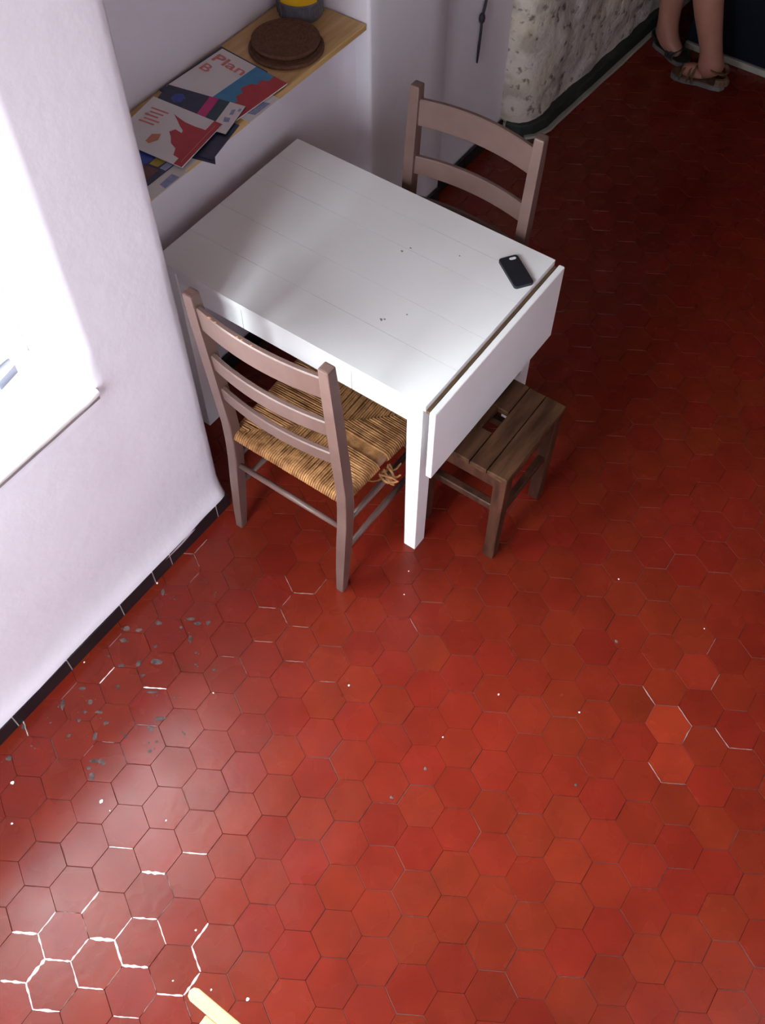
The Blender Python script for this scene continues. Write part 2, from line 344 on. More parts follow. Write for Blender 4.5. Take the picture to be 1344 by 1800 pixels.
bm = bmesh.new(); grid(bm, lin(ROOM_Y0, 0.2, 6), lin(0, ROOM_Z, 4), lambda c, r: (ROOM_X1, c, r)); struct(obj('wall_far', bm, 'darkwall'), 'unseen wall at the dark end of the room, coloured dark to cut bounced light')
bm = bmesh.new(); box(bm, DX, ROOM_X1, ROOM_Y0, 0.62, ROOM_Z, ROOM_Z + 0.1); struct(obj('ceiling', bm, 'ceiling'), 'unseen ceiling, coloured dark to cut bounced light')

# window and door joinery
def sash(name, kind_label, w, h, mull, frame_t=0.055, depth=0.05, parent_loc=(0, 0, 0), rz=0.0):
    """frame in the local xz plane, origin at bottom left"""
    e = bpy.data.objects.new(name, None); COL.objects.link(e); e.location = parent_loc; e.rotation_euler = (0, 0, rz); struct(e, kind_label)
    t = frame_t
    for (x0, x1, z0, z1, nm) in ((0, w, 0, t, 'bottom_rail'), (0, w, h - t, h, 'top_rail'), (0, t, t, h - t, 'stile'), (w - t, w, t, h - t, 'stile'), (w / 2 - t * .6, w / 2 + t * .6, t, h - t, 'mullion')):
        obj(nm, BOX(x0, x1, 0, depth, z0, z1, bev=0.004), 'frame', e)
    xs = [(t, w / 2 - t * .6), (w / 2 + t * .6, w - t)]
    zz = lin(t, h - t, mull)
    for a, b in xs:
        for k in range(mull):
            if k: obj('glazing_bar', BOX(a, b, 0.01, depth - 0.01, zz[k] - 0.012, zz[k] + 0.012, bev=0.003), 'frame', e)
            obj('pane', BOX(a, b, depth / 2 - 0.002, depth / 2 + 0.002, zz[k] + (0.012 if k else 0), zz[k + 1] - (0.012 if k < mull - 1 else 0)), 'glass', e)
    return e
sash('window_1', 'white casement window set deep in the near wall', WX1 - WX0, WZ1 - WZ0, 2, parent_loc=(WX0, 0.22, WZ0))
sash('window_2', 'tall narrow white window in the end wall', DY1 - DY0, DZ1 - DZ0, 2, frame_t=0.04, parent_loc=(DX - 0.12, DY0, DZ0), rz=R(90))
bm = bmesh.new()
scol = lin(WX0, WX1 + 0.006, 30)
def sillp(c, r):
    yy, zz = r
    return (c, yy + (0.0025 * nz(c, 2, 0, 18) if yy < 0 else 0), zz)
grid(bm, scol, [(0.22, WZ0 + 0.004), (0.02, WZ0 + 0.004), (-0.007, WZ0 + 0.003), (-0.012, WZ0 - 0.002), (-0.012, WZ0 - 0.014), (0.004, WZ0 - 0.018)], sillp)
struct(obj('trim_1', bm, 'sill', smooth=True), 'white window sill slab')
struct(obj('trim_3', BOX(WX0, WX1 + 0.004, -0.0095, 0.002, WZ0 - 0.026, WZ0 - 0.0175), 'sillshade'), 'grey strip painting the shade line under the window sill')  # added dark band, stands in for the sill's overhang shade
bm = bmesh.new(); prism(bm, [(-0.445, 0.215), (-0.376, 0.218), (-0.382, 0.190), (-0.445, 0.180)], WZ0 + 0.004, WZ0 + 0.03)
tag(obj('sill_weight', bm, 'greywedge'), 'small grey wedge lying on the bright window sill', 'wedge')

# ---------------------------------------------------------------- floor of hexagonal terracotta tiles
bm = BOX(DX, ROOM_X1, ROOM_Y0, 0.7, -0.06, -0.0022)
floor = struct(obj('floor', bm, 'grout'), 'red hexagonal terracotta tile floor')
TH = R(58.8); SP = 0.115; LO = Vector((-1.26318, -0.64930, 0))
def hex_c(i, j):
    wx = i * math.cos(-math.pi / 6); wy = i * math.sin(-math.pi / 6) + j
    return Vector((LO.x + SP * (wx * math.cos(TH) + wy * math.sin(TH)), LO.y + SP * (-wx * math.sin(TH) + wy * math.cos(TH)), 0))
RC = SP / math.sqrt(3)
def hexpts(r): return [Vector((r * math.cos(R(60 * k) - TH), r * math.sin(R(60 * k) - TH), 0)) for k in range(6)]
def hex_mesh(bm, c, tilt, gap=0.0011, lay=None, col=None):
    outer = hexpts(RC - gap); inner = hexpts(RC - gap - 0.0006)
    a = [bm.verts.new(c + p + Vector((0, 0, -0.0075))) for p in outer]
    b = [bm.verts.new(c + p + Vector((0, 0, -0.0008 + tilt[0] * p.x + tilt[1] * p.y))) for p in outer]
    t = [bm.verts.new(c + p + Vector((0, 0, tilt[0] * p.x + tilt[1] * p.y))) for p in inner]
    fs = [bm.faces.new(t)]
    for k in range(6):
        fs.append(bm.faces.new((b[k], b[(k + 1) % 6], t[(k + 1) % 6], t[k])))
        fs.append(bm.faces.new((a[k], a[(k + 1) % 6], b[(k + 1) % 6], b[k])))
    if lay is not None:
        for f in fs:
            for l in f.loops: l[lay] = col
ORANGE = {(15, 14): 1.5, (15, 13): 1.45, (16, 16): 1.2, (16, 13): 1.25, (16, 14): 1.05, (17, 16): 1.05, (17, 15): 1.0, (16, 15): 0.95, (17, 14): 1.0, (14, 14): 0.85}
def tile_col(i, j, c):
    rr = random.Random(i * 977 + j * 131)
    k = 1.0 + 0.13 * (rr.random() - 0.5) + 0.16 * nz(c.x, c.y, 0, 2.0); h = rr.random() * 0.010
    k *= ORANGE.get((i, j), 1.0)
    return (0.158 * k, (0.0120 + .5 * h) * k, 0.0065 * k, 1.0)
cells = []
for i in range(-45, 75):
    for j in range(-60, 95):
        c = hex_c(i, j)
        if not (DX + .03 < c.x < ROOM_X1 - .03 and ROOM_Y0 + .03 < c.y): continue
        lim = 0.03 if c.x < 0 else (NY if c.x < PX else (0.29 if c.x < 2.2 else 0.15))
        if c.y > lim: continue
        x, y, z = to_px(c)
        vis = z > 0.2 and -40 < x < 1384 and -40 < y < 1840
        cells.append((0 if vis else 1, z, i, j, c))
cells.sort(key=lambda t: (t[0], t[1]))
variants = []
for k in range(12):
    b_ = bmesh.new(); hex_mesh(b_, Vector((0, 0, 0)), (random.uniform(-.007, .007), random.uniform(-.007, .007)), gap=random.uniform(0.0005, 0.0012))
    bmesh.ops.recalc_face_normals(b_, faces=b_.faces[:])
    me = bpy.data.meshes.new('floor_tile'); b_.to_mesh(me); b_.free(); me.materials.append(M['tile']); variants.append(me)
for n_, (_, _, i, j, c) in enumerate(cells[:300]):
    o = bpy.data.objects.new('floor_tile', random.choice(variants)); COL.objects.link(o); o.parent = floor
    o.location = (c.x + random.uniform(-.0006, .0006), c.y + random.uniform(-.0006, .0006), random.uniform(-.0006, 0)); o.color = tile_col(i, j, c)
bm = bmesh.new(); lay = bm.loops.layers.float_color.new('tint')
for (_, _, i, j, c) in cells[300:]:
    hex_mesh(bm, c + Vector((0, 0, random.uniform(-.0006, 0))), (random.uniform(-.006, .006), random.uniform(-.006, .006)), random.uniform(0.0005, 0.0012), lay, tile_col(i, j, c))
o = obj('floor_tile_field', bm, 'tile_far', floor); o['kind'] = 'stuff'; o['label'] = 'remaining red hexagonal floor tiles'

# white mortar left in some joints: nearest tile edge to each photo point
edges = []
for (_, _, i, j, c) in cells[:420]:
    hp = hexpts(RC)
    for k in range(6): edges.append(((c + (hp[k] + hp[(k + 1) % 6]) / 2), c + hp[k], c + hp[(k + 1) % 6]))
def near_edge(p): return min(edges, key=lambda e: (e[0] - p).length_squared)
bm = bmesh.new()
thick = [(140, 785, 7), (245, 870, 5), (340, 955, 5), (205, 1020, 8), (170, 1165, 6), (265, 1245, 6), (75, 1080, 6), (470, 900, 5), (590, 838, 8), (695, 920, 5), (790, 990, 7), (905, 455, 8), (435, 1030, 4), (530, 1120, 4), (650, 1075, 2), (725, 780, 3), (285, 740, 3), (555, 620, 4), (850, 720, 4), (955, 800, 3), (1000, 650, 2), (1150, 880, 5), (1165, 980, 4), (1110, 1140, 6), (1000, 1165, 4), (735, 1285, 4), (400, 1190, 2), (910, 1085, 2), (870, 1230, 2), (1110, 1250, 2), (700, 310, 3), (1085, 335, 3), (1010, 530, 2), (500, 760, 2), (410, 690, 2)]
pts_ = [(x * .29762, 1400 + y * .29762, w) for x, y, w in thick]
pts_ += [(350 + x * .29762, 1000 + y * .29762, w) for x, y, w in ((535, 100, 2.2), (625, 152, 2.4), (720, 120, 2.2), (420, 237, 2), (510, 290, 2), (565, 345, 2), (515, 200, 1.8), (1280, 350, 2), (390, 437, 1.6), (180, 525, 1.5), (570, 545, 1.3), (260, 590, 1.3), (750, 660, 1.3))]
pts_ += [(x * .372, 850 + y * .372, w) for x, y, w in ((970, 265, 2.5), (900, 345, 2.5), (950, 395, 2), (920, 460, 1.6), (1020, 170, 2), (545, 745, 2), (505, 925, 3), (730, 980, 4.5), (320, 985, 2.2), (400, 1270, 2), (520, 1230, 1.8), (110, 1190, 2), (120, 1165, 3), (580, 1250, 1.6), (695, 1150, 2), (240, 1265, 1.6))]
pts_ += [(1050 + x * .21875, 1100 + y * .21875, 2.2) for x, y in ((420, 560), (700, 720), (720, 880), (450, 1140), (560, 1255), (640, 1265), (960, 450), (1010, 900), (900, 170), (1150, 970))]
bm2 = bmesh.new()
for x, y, w in pts_:
    bmq = bm if w > 2.6 else bm2
    mid, a, b = near_edge(floor_px(x, y)); d = (b - a); L_ = d.length; d.normalize(); s = Vector((-d.y, d.x, 0)); n = 7
    t0 = random.uniform(-.03, .05); t1 = random.uniform(.95, 1.03)
    if w < 2.2: t0 = random.uniform(0, .25); t1 = random.uniform(.7, 1)
    top = []
    for k in range(n + 1):
        q = a + d * L_ * (t0 + (t1 - t0) * k / n) + s * random.uniform(-.0006, .0006)
        ww = w * 0.00052 * random.uniform(.35, 1.45) * (0.6 if k in (0, n) else 1)
        top.append((q + s * ww, q - s * ww, q))
    V = [[bmq.verts.new((p.x, p.y, -0.001)) for p in (l, r)] + [bmq.verts.new((l.x * .55 + c_.x * .45, l.y * .55 + c_.y * .45, 0.0010)), bmq.verts.new((r.x * .55 + c_.x * .45, r.y * .55 + c_.y * .45, 0.0010))] for l, r, c_ in top]
    for p, q in zip(V, V[1:]):
        bmq.faces.new((p[0], q[0], q[2], p[2])); bmq.faces.new((p[2], q[2], q[3], p[3])); bmq.faces.new((p[3], q[3], q[1], p[1]))
o = obj('joint_mortar', bm, 'mortar', floor); o['kind'] = 'stuff'; o['label'] = 'white mortar crusted in the tile joints'
o = obj('joint_mortar', bm2, 'mortar_thin', floor); o['kind'] = 'stuff'; o['label'] = 'thin greyish mortar lines between some tiles'

def blob(bm, c, rx, ry, ang, h=0.0012, n=9, z=0.0):
    t = bm.verts.new((c.x, c.y, h + z)); ring = []
    for k in range(n):
        a = 2 * math.pi * k / n; r = random.uniform(.65, 1.15); x = rx * r * math.cos(a); y = ry * r * math.sin(a)
        ring.append(bm.verts.new((c.x + x * math.cos(ang) - y * math.sin(ang), c.y + x * math.sin(ang) + y * math.cos(ang), 0.0001 + z)))
    for k in range(n): bm.faces.new((ring[k], ring[(k + 1) % n], t))
bm = bmesh.new()
dl = [(770, 515, 5, 13), (750, 660, 12, 5), (600, 685, 11, 7), (655, 692, 9, 7), (585, 740, 12, 7), (900, 640, 14, 7), (935, 662, 13, 6), (985, 658, 6, 9), (900, 735, 6, 12), (855, 680, 5, 4), (735, 770, 6, 5), (740, 842, 16, 9), (655, 850, 8, 10), (572, 860, 10, 5), (515, 815, 5, 4), (675, 905, 6, 5), (555, 960, 5, 5), (390, 970, 12, 5), (425, 1035, 7, 8), (470, 1080, 11, 5), (400, 1080, 6, 5), (500, 1130, 9, 5), (375, 1120, 6, 5), (297, 1045, 6, 15), (325, 1190, 7, 5), (450, 1195, 6, 12), (720, 985, 22, 4), (755, 1110, 16, 6), (715, 1162, 8, 8), (740, 1220, 4, 4), (710, 1265, 6, 5), (870, 1185, 4, 4), (1010, 880, 5, 4), (925, 800, 4, 4), (825, 1010, 4, 4), (450, 1310, 14, 6), (485, 1320, 7, 6), (150, 1240, 4, 3), (40, 1300, 8, 7), (925, 855, 4, 3), (115, 1150, 7, 9), (595, 1195, 5, 4), (825, 545, 4, 4), (1020, 515, 3, 3), (240, 1130, 4, 3)]
for x, y, a, b in dl:
    c = floor_px(x * .372, 850 + y * .372)
    blob(bm, c, a * .00112, b * .00115, R(-52), h=0.0006, z=0.0005)
    for q in range(2): blob(bm, c + Vector((random.uniform(-.018, .018), random.uniform(-.018, .018), 0)), random.uniform(.001, .0035), random.uniform(.001, .003), random.uniform(0, 3), h=0.0005, z=0.0005)
for x, y, r in ((162, 1364, 9), (156, 1350, 5), (177, 1338, 6), (262, 1278, 4), (1083, 1128, 5), (747, 1351, 4), (1012, 1380, 4), (688, 1402, 4)):
    blob(bm, floor_px(x, y), r * .0014, r * .0012, random.uniform(0, 3), z=0.0005)
tag(obj('plaster_debris', bm, 'dirt'), 'grey plaster crumbs and smears scattered on the tiles below the near wall', 'debris', kind='stuff')
bm = bmesh.new()
for x, y, r in ((22, 1376, 5), (178, 1409, 5), (21, 1448, 3), (435, 1757, 4), (371, 1740, 2.5), (304, 1724, 2), (344, 1635, 2.5), (1087, 1018, 2.5), (1018, 1252, 3), (778, 1296, 2.5), (876, 1221, 3), (375, 1218, 2.5), (148, 1164, 2.5), (276, 1025, 3), (1237, 1105, 2), (613, 1205, 3), (718, 1004, 2.2), (710, 1045, 2.2), (193, 1425, 2), (292, 1442, 2.5)):
    blob(bm, floor_px(x, y), r * .0012, r * .0011, random.uniform(0, 3), z=0.0005)
tag(obj('paint_specks', bm, 'speck'), 'tiny white paint specks dotted over the red tiles', 'specks', kind='stuff')

# ---------------------------------------------------------------- plinths
def plinth(name, label, ax, runs, h, mt, back):
    e = bpy.data.objects.new(name, None); COL.objects.link(e); struct(e, label); e.location = (0, 0, 0)
    for (x0, y0, x1, y1) in runs:
        d = Vector((x1 - x0, y1 - y0, 0)); L_ = d.length; d.normalize(); s = Vector((-d.y, d.x, 0))
        b_ = bmesh.new(); g = 0.0018
        prism(b_, [(g, 0), (L_ - g, 0), (L_ - g, back), (g, back)], 0.0005, h, lambda u, v, w: (x0 + d.x * u + s.x * v, y0 + d.y * u + s.y * v, w), bev=0.0015)
        obj('plinth_tile', b_, mt, e)
    return e
jx = [-2.28, -2.23, -2.01, -1.80, -1.59, -1.375, -1.155, -0.937, -0.723, -0.501, -0.360, -0.282, -0.061, 0.0]
e = plinth('baseboard_near', 'row of black plinth tiles along the near wall', 0, [(a, -0.0245, b, -0.0245) for a, b in zip(jx, jx[1:])], 0.064, 'plinth', 0.02)
obj('plinth_joint', BOX(-2.28, -0.002, -0.0238, -0.005, 0.0, 0.056), 'plinth_grout', e)
nx = [0.012, 0.12, 0.34, 0.56, 0.78, 1.0, 1.19]
plinth('baseboard_niche', 'row of black plinth tiles in the niche under the table', 0, [(a, NY - 0.018, b, NY - 0.018) for a, b in zip(nx, nx[1:])], 0.075, 'plinth', 0.014)
px_ = [1.205, 1.425, 1.64]; qx = [1.66, 1.86, 2.06, 2.165]
plinth('baseboard_pier', 'row of dark plinth tiles along the pier', 0, [(a, PY - 0.016, b, PY - 0.016) for a, b in zip(px_, px_[1:])] + [(a, 0.267, b, 0.267) for a, b in zip(qx, qx[1:])], 0.062, 'plinth', 0.012)
# crooked dark skirting around the stone wall with pale cement foot
def strip(line, w0, w1, h, jit):
    b_ = bmesh.new(); P = [Vector((x, y, 0)) for x, y in resample(line, 0.05)]; prev = None
    for k, p in enumerate(P):
        d = (P[min(k + 1, len(P) - 1)] - P[max(k - 1, 0)]).normalized(); s = Vector((d.y, -d.x, 0))
        f = p + s * (w0 + jit * nz(p.x, p.y, 0, 9)); b2 = p - s * w1; hh = h + jit * nz(p.x, p.y, 4, 11)
        cur = [b_.verts.new((f.x, f.y, 0.0005)), b_.verts.new((f.x, f.y, hh - .006)), b_.verts.new((f.x - s.x * .006, f.y - s.y * .006, hh)), b_.verts.new((b2.x, b2.y, hh)), b_.verts.new((b2.x, b2.y, 0.0005))]
        if prev:
            for q in range(5): b_.faces.new((prev[q], cur[q], cur[(q + 1) % 5], prev[(q + 1) % 5]))
        else: b_.faces.new(cur)
        prev = cur
    b_.faces.new(prev[::-1]); return b_
ln = [(2.168, 0.255), (2.185, 0.195), (2.225, 0.160), (2.30, 0.140), (3.44, 0.092), (5.9, 0.06)]
struct(obj('baseboard_stone', strip(ln, 0.012, 0.028, 0.060, 0.008), 'plinth_far'), 'crooked dark skirting along the stone wall')
struct(obj('trim_2', strip([(x, y - 0.026) for x, y in ln[1:]], 0.012, 0.010, 0.010, 0.006), 'kick'), 'pale cement line at the foot of the stone wall')

# ---------------------------------------------------------------- shelf in the niche
bm = BOX(0.005, PX - 0.006, 0.270, NB - 0.006, SH_Z - 0.0215, SH_Z, bev=0.003)
tag(obj('wooden_shelf', bm, 'shelfwood'), 'wooden shelf board fitted across the niche above the table', 'shelf')

# ---------------------------------------------------------------- table
TX0, TX1, TY0, TY1, TZ = 0.197, 0.855, -0.631, 0.302, 0.745
tb = thing('drop_leaf_table', 'white painted table with a hanging drop leaf, pushed into the niche', 'table', ((TX0 + TX1) / 2, (TY0 + TY1) / 2, 0))
tl = tb.location.copy()
def T(bm): bmesh.ops.translate(bm, verts=bm.verts, vec=-tl); return bm
top = obj('tabletop', T(BOX(TX0 + .014, TX1 - .014, TY0 + .014, TY1 - .014, TZ - 0.0222, TZ - 0.0203)), 'stain', tb)
px2 = [TX0, 0.345, 0.482, 0.647, 0.757, TX1]
for a, b in zip(px2, px2[1:]):
    obj('plank', T(BOX(a + (0.0004 if a > TX0 else 0), b - (0.0004 if b < TX1 else 0), TY0, TY1, TZ - 0.0202, TZ, bev=0.0)), 'white', top)
for cx_, cy_ in ((TX0 + .008, TY0 + .013), (TX1 - .07, TY0 + .013), (TX0 + .008, TY1 - .062), (TX1 - .07, TY1 - .062)):
    X = cx_ + .031; Y = cy_ + .0245; near_front = cy_ < 0
    obj('leg', T(sweep_rect(bmesh.new(), [(X, Y, 0), (X, Y, 0.60), (X, Y, TZ - 0.022)], [.042, .048, .049], [.054, .060, .062], 0.003)), 'white', tb)
az0, az1 = 0.632, TZ - 0.0222
for a, b, nm in ((TY0 + .062, -0.3840, 'apron'), (-0.3825, -0.0005, 'drawer_front'), (0.001, TY1 - .062, 'apron')):
    obj(nm, T(BOX(TX0 + .012, TX0 + .030, a, b, az0, az1, bev=0.0008)), 'white', tb)
obj('apron', T(BOX(TX1 - .030, TX1 - .012, TY0 + .062, TY1 - .062, az0, az1)), 'white', tb)
obj('apron', T(BOX(TX0 + .07, TX1 - .07, TY0 + .02, TY0 + .038, az0, az1)), 'white', tb)
obj('apron', T(BOX(TX0 + .07, TX1 - .07, TY1 - .038, TY1 - .02, az0, az1)), 'white', tb)
leaf = obj('drop_leaf', T(BOX(TX0 - .003, TX1 + .004, -0.663, -0.644, 0.452, 0.733, bev=0.003, seg=2)), 'white', tb)
for hx in (0.32, 0.72):
    obj('hinge', T(BOX(hx - .03, hx + .03, -0.6445, -0.6305, 0.700, 0.716)), 'hinge', tb)
obj('leaf_joint', T(BOX(TX0 + .004, TX1 - .004, -0.640, -0.6312, TZ - 0.030, TZ - 0.019)), 'hinge', tb)
for x, y, r in ((0.378, -0.362, .006), (0.385, -0.368, .004), (0.434, -0.408, .004), (0.63, -0.255, .005), (0.655, -0.268, .004), (0.71, -0.40, .003)):
    b_ = bmesh.new(); blob(b_, Vector((x, y, 0)), r, r * .7, 1.0, 0.0003); bmesh.ops.translate(b_, verts=b_.verts, vec=(0, 0, TZ)); obj('stain', T(b_), 'stain', top)

# ---------------------------------------------------------------- phone
ph = thing('mobile_phone', 'phone in a black case lying face down at the table edge', 'phone', (0.745, -0.566, TZ), math.atan2(-0.112, -0.078) - R(90))
rr = [(sx_ * (0.0295 - .009) + .009 * math.cos(a), sy_ * (0.060 - .009) + .009 * math.sin(a)) for sx_, sy_, a0 in ((1, 1, 0), (-1, 1, 90), (-1, -1, 180), (1, -1, 270)) for a in [R(a0 + q) for q in (0, 22, 45, 68, 90)]]
obj('case', prism(bmesh.new(), rr, 0.0, 0.0095, bev=0.002), 'phone', ph)
lz = [(-0.010 + sx_ * .0055 + .0048 * math.cos(a), -0.047 + .0048 * math.sin(a)) for sx_, a0 in ((1, -90), (-1, 90)) for a in [R(a0 + q) for q in range(0, 181, 30)]]
obj('camera_window', prism(bmesh.new(), lz, 0.0094, 0.0099), 'lens', ph)

# ---------------------------------------------------------------- ladder-back chairs
def slat_bm(hw, z0, z1, xb, bow, th, arch):
    bm = bmesh.new(); n = 16; rings = []
    for k in range(n + 1):
        t = -1 + 2 * k / n; y = t * hw; o_ = -bow * (1 - t * t); up = arch * (1 - t * t)
        def xc(z): return xb(z) + o_
        zt = z1 + up; zb = z0 + up * 0.5
        sec = [(-th / 2, zb + .003), (-th / 2, zt - .004), (-th / 2 + .003, zt), (th / 2 - .003, zt), (th / 2, zt - .004), (th / 2, zb + .003), (th / 2 - .003, zb), (-th / 2 + .003, zb)]
        rings.append([bm.verts.new((xc(z) + dx, y, z)) for dx, z in sec])
    m_ = len(rings[0])
    for a, b in zip(rings, rings[1:]):
        for k in range(m_): bm.faces.new((a[k], a[(k + 1) % m_], b[(k + 1) % m_], b[k]))
    bm.faces.new(rings[0]); bm.faces.new(rings[-1][::-1])
    return bm
BW, FW, SD, SZ = 0.203, 0.222, 0.375, 0.452
def post_x(z):
    pts = [(0, -0.040), (0.18, -0.022), (0.36, -0.004), (0.46, 0.0), (0.60, -0.010), (1.03, -0.044)]
    for (z0, x0), (z1, x1) in zip(pts, pts[1:]):
        if z <= z1: return x0 + (x1 - x0) * (z - z0) / (z1 - z0)
    return pts[-1][1]
def rush_bm():
    bm = bmesh.new(); ctr = Vector((SD * .5, 0, 0))
    C = [Vector((0.002, -BW + .012, 0)), Vector((SD, -FW + .010, 0)), Vector((SD, FW - .010, 0)), Vector((0.002, BW - .012, 0))]
    rail_r = 0.0155; zc = SZ - rail_r
    for q in range(4):
        a, b = C[q], C[(q + 1) % 4]; d = b - a; L_ = d.length; inn = (ctr - (a + b) / 2); inn -= d.normalized() * inn.dot(d.normalized()); H = inn.length; inn.normalize()
        s_ctr = (ctr - a).dot(d.normalized()) / L_
        n = int(L_ / 0.0072)
        for k in range(n):
            s = (k + .5) / n
            if q == 0 and 0.40 < s < 0.50: continue      # broken stretch showing the bare rail
            depth = H * (s / s_ctr if s < s_ctr else (1 - s) / (1 - s_ctr))
            p = a + d * s; js = random.uniform(-.0009, .0009); r = random.uniform(.0031, .0042)
            sag = random.uniform(-.0008, .0008)
            path = [p + inn * 0.012 + Vector((0, 0, zc - rail_r)), p - inn * 0.008 + Vector((0, 0, zc - rail_r * .8)), p - inn * rail_r + Vector((0, 0, zc)), p - inn * 0.009 + Vector((0, 0, zc + rail_r * .78)), p + Vector((0, 0, SZ + sag))]
            m_ = 4
            for t in range(1, m_ + 1):
                f = t / m_; dd = depth * f
                path.append(p + inn * max(dd, 0.004 * t) + d.normalized() * js * 2 * math.sin(f * 3) + Vector((0, 0, SZ - 0.006 * min(1, dd / .12) + sag + random.uniform(-.0006, .0006))))
            tube(bm, path, r, n=6, cap=False, flat=0.9)
    # filler under the cords so the seat is opaque
    f = [bm.verts.new(p + Vector((0, 0, SZ - .0105))) for p in C]; bm.faces.new(f)
    return bm
def make_chair(label, loc, rz):
    t = thing('ladder_back_chair', label, 'chair', loc, rz, 'ladder-back rush chairs')
    for s in (-1, 1):
        zz = [0, 0.10, 0.22, 0.34, 0.42, 0.50, 0.62, 0.80, 0.92, 1.035]
        obj('back_post', sweep_rect(bmesh.new(), [(post_x(z), s * BW, z) for z in zz], [.026, .029, .032, .034, .034, .034, .033, .033, .032, .031], [.028, .032, .036, .039, .040, .038, .036, .034, .033, .031], 0.005), 'taupe', t)
        obj('front_leg', sweep_rect(bmesh.new(), [(SD - .012, s * (FW - .022), 0), (SD - .012, s * (FW - .022), .44)], [.026, .033], [.026, .033], 0.005), 'taupe', t)
        obj('side_rail', tube(bmesh.new(), [(0.0, s * (BW - .012), SZ - .016), (SD, s * (FW - .010), SZ - .016)], .0115, 10), 'rail', t)
        for z in (0.325, 0.195):
            obj('side_stretcher', tube(bmesh.new(), [(post_x(z), s * BW, z), (SD * .5, s * (BW + FW - .022) / 2, z - .006), (SD - .012, s * (FW - .022), z - .012)], [.0085, .0105, .0085], 10), 'taupe', t, True)
    obj('rear_stretcher', tube(bmesh.new(), [(post_x(.30), -BW, .300), (post_x(.30), 0, .300), (post_x(.30), BW, .300)], [.0085, .0105, .0085], 10), 'taupe', t, True)
    obj('front_stretcher', tube(bmesh.new(), [(SD - .012, -FW + .022, .27), (SD - .012, FW - .022, .27)], .010, 10), 'taupe', t, True)
    for z0, z1, bow, arch in ((0.912, 0.994, 0.024, 0.006), (0.752, 0.812, 0.024, 0.004), (0.622, 0.672, 0.022, 0.003)):
        obj('slat', slat_bm(BW - .008, z0, z1, post_x, bow, 0.016, arch), 'taupe', t)
    r = obj('rush_seat', rush_bm(), 'rush', t, True); r['label'] = 'woven straw-coloured rush seat'
    b_ = bmesh.new()
    rnd = random.Random(3)
    for k in range(9):
        s0 = 0.165 + rnd.uniform(-.03, .05); y0 = -(BW + .016); p = Vector((s0, y0, SZ - .03 - rnd.uniform(0, .015))); pts = [p]; d = Vector((rnd.uniform(-.6, .6), -.5, -.9))
        for q in range(6):
            d += Vector((rnd.uniform(-1, 1), rnd.uniform(-.7, .9), rnd.uniform(-.5, 1.0))) * .55; d.normalize(); p = p + d * .011; pts.append(p.copy())
        tube(b_, pts, [.0035, .0042, .004, .004, .0035, .003, .0022], 5)
    obj('loose_rush', b_, 'rush', t)
    return t
CH1 = (0.004, -0.305, 0.0)
c1_ = make_chair('taupe ladder-back chair with rush seat tucked under the table beside the window wall', CH1, 0.0)
for y, w in ((0.140, .006), (0.118, .004), (0.045, .004), (0.030, .0035), (0.0, .003)):
    o_ = -0.024 * (1 - (y / (BW - .008)) ** 2); zt = 0.9943 + 0.006 * (1 - (y / (BW - .008)) ** 2)
    b_ = bmesh.new(); blob(b_, Vector((post_x(.99) + o_ - .004, y, 0)), .003, w, 0.1, .0004, z=zt); obj('paint_chip', b_, 'bare', c1_)
def copy_chair(src, label, loc, rz):
    r = src.copy(); COL.objects.link(r); r.location = loc; r.rotation_euler = (0, 0, rz); r['label'] = label
    for ch in src.children:
        if ch.name.startswith(('paint_chip', 'loose_rush')): continue
        c = ch.copy(); COL.objects.link(c); c.parent = r
    return r
copy_chair(c1_, 'taupe ladder-back chair facing the far side of the table, near the stone wall', (0.905, -0.283, 0.0), math.pi)

# ---------------------------------------------------------------- stool
STX, STY = 0.487, -0.690
st = thing('wooden_stool', 'low dark worn wooden stool with plank seat and hand hole under the drop leaf', 'stool', (STX, STY, 0))
hw, hd, sz = 0.167, 0.148, 0.437
ye = [-hd, -0.080, -0.022, 0.044, 0.098, hd]
seat = obj('seat', BOX(-hw + .03, hw - .03, -hd + .02, -0.03, sz - .034, sz - .019), 'oldwood', st)
obj('batten', BOX(-hw + .03, hw - .03, 0.05, hd - .02, sz - .034, sz - .019), 'oldwood', st)
def pk(poly, z): return prism(bmesh.new(), poly, sz - .019, z, bev=.003)
for k, (a, b) in enumerate(zip(ye, ye[1:])):
    g = .0012; dz = (0.0, -.0012, .0004, -.0008, 0)[k]
    if a == -0.022:   # the plank with the hand hole is two pieces and a narrow bridge each side
        obj('plank', pk([(-hw, a + g), (-.045, a + g), (-.045, b - g), (-hw, b - g)], sz + dz), 'oldwood', st)
        obj('plank', pk([(.045, a + g), (hw, a + g), (hw, b - g), (.045, b - g)], sz + dz), 'oldwood', st)
        obj('plank', pk([(-.045, a + .036), (.045, a + .036), (.045, b - g), (-.045, b - g)], sz + dz), 'oldwood', st)
    else:
        obj('plank', pk([(-hw, a + g), (hw, a + g), (hw, b - g), (-hw, b - g)], sz + dz), 'oldwood', st)
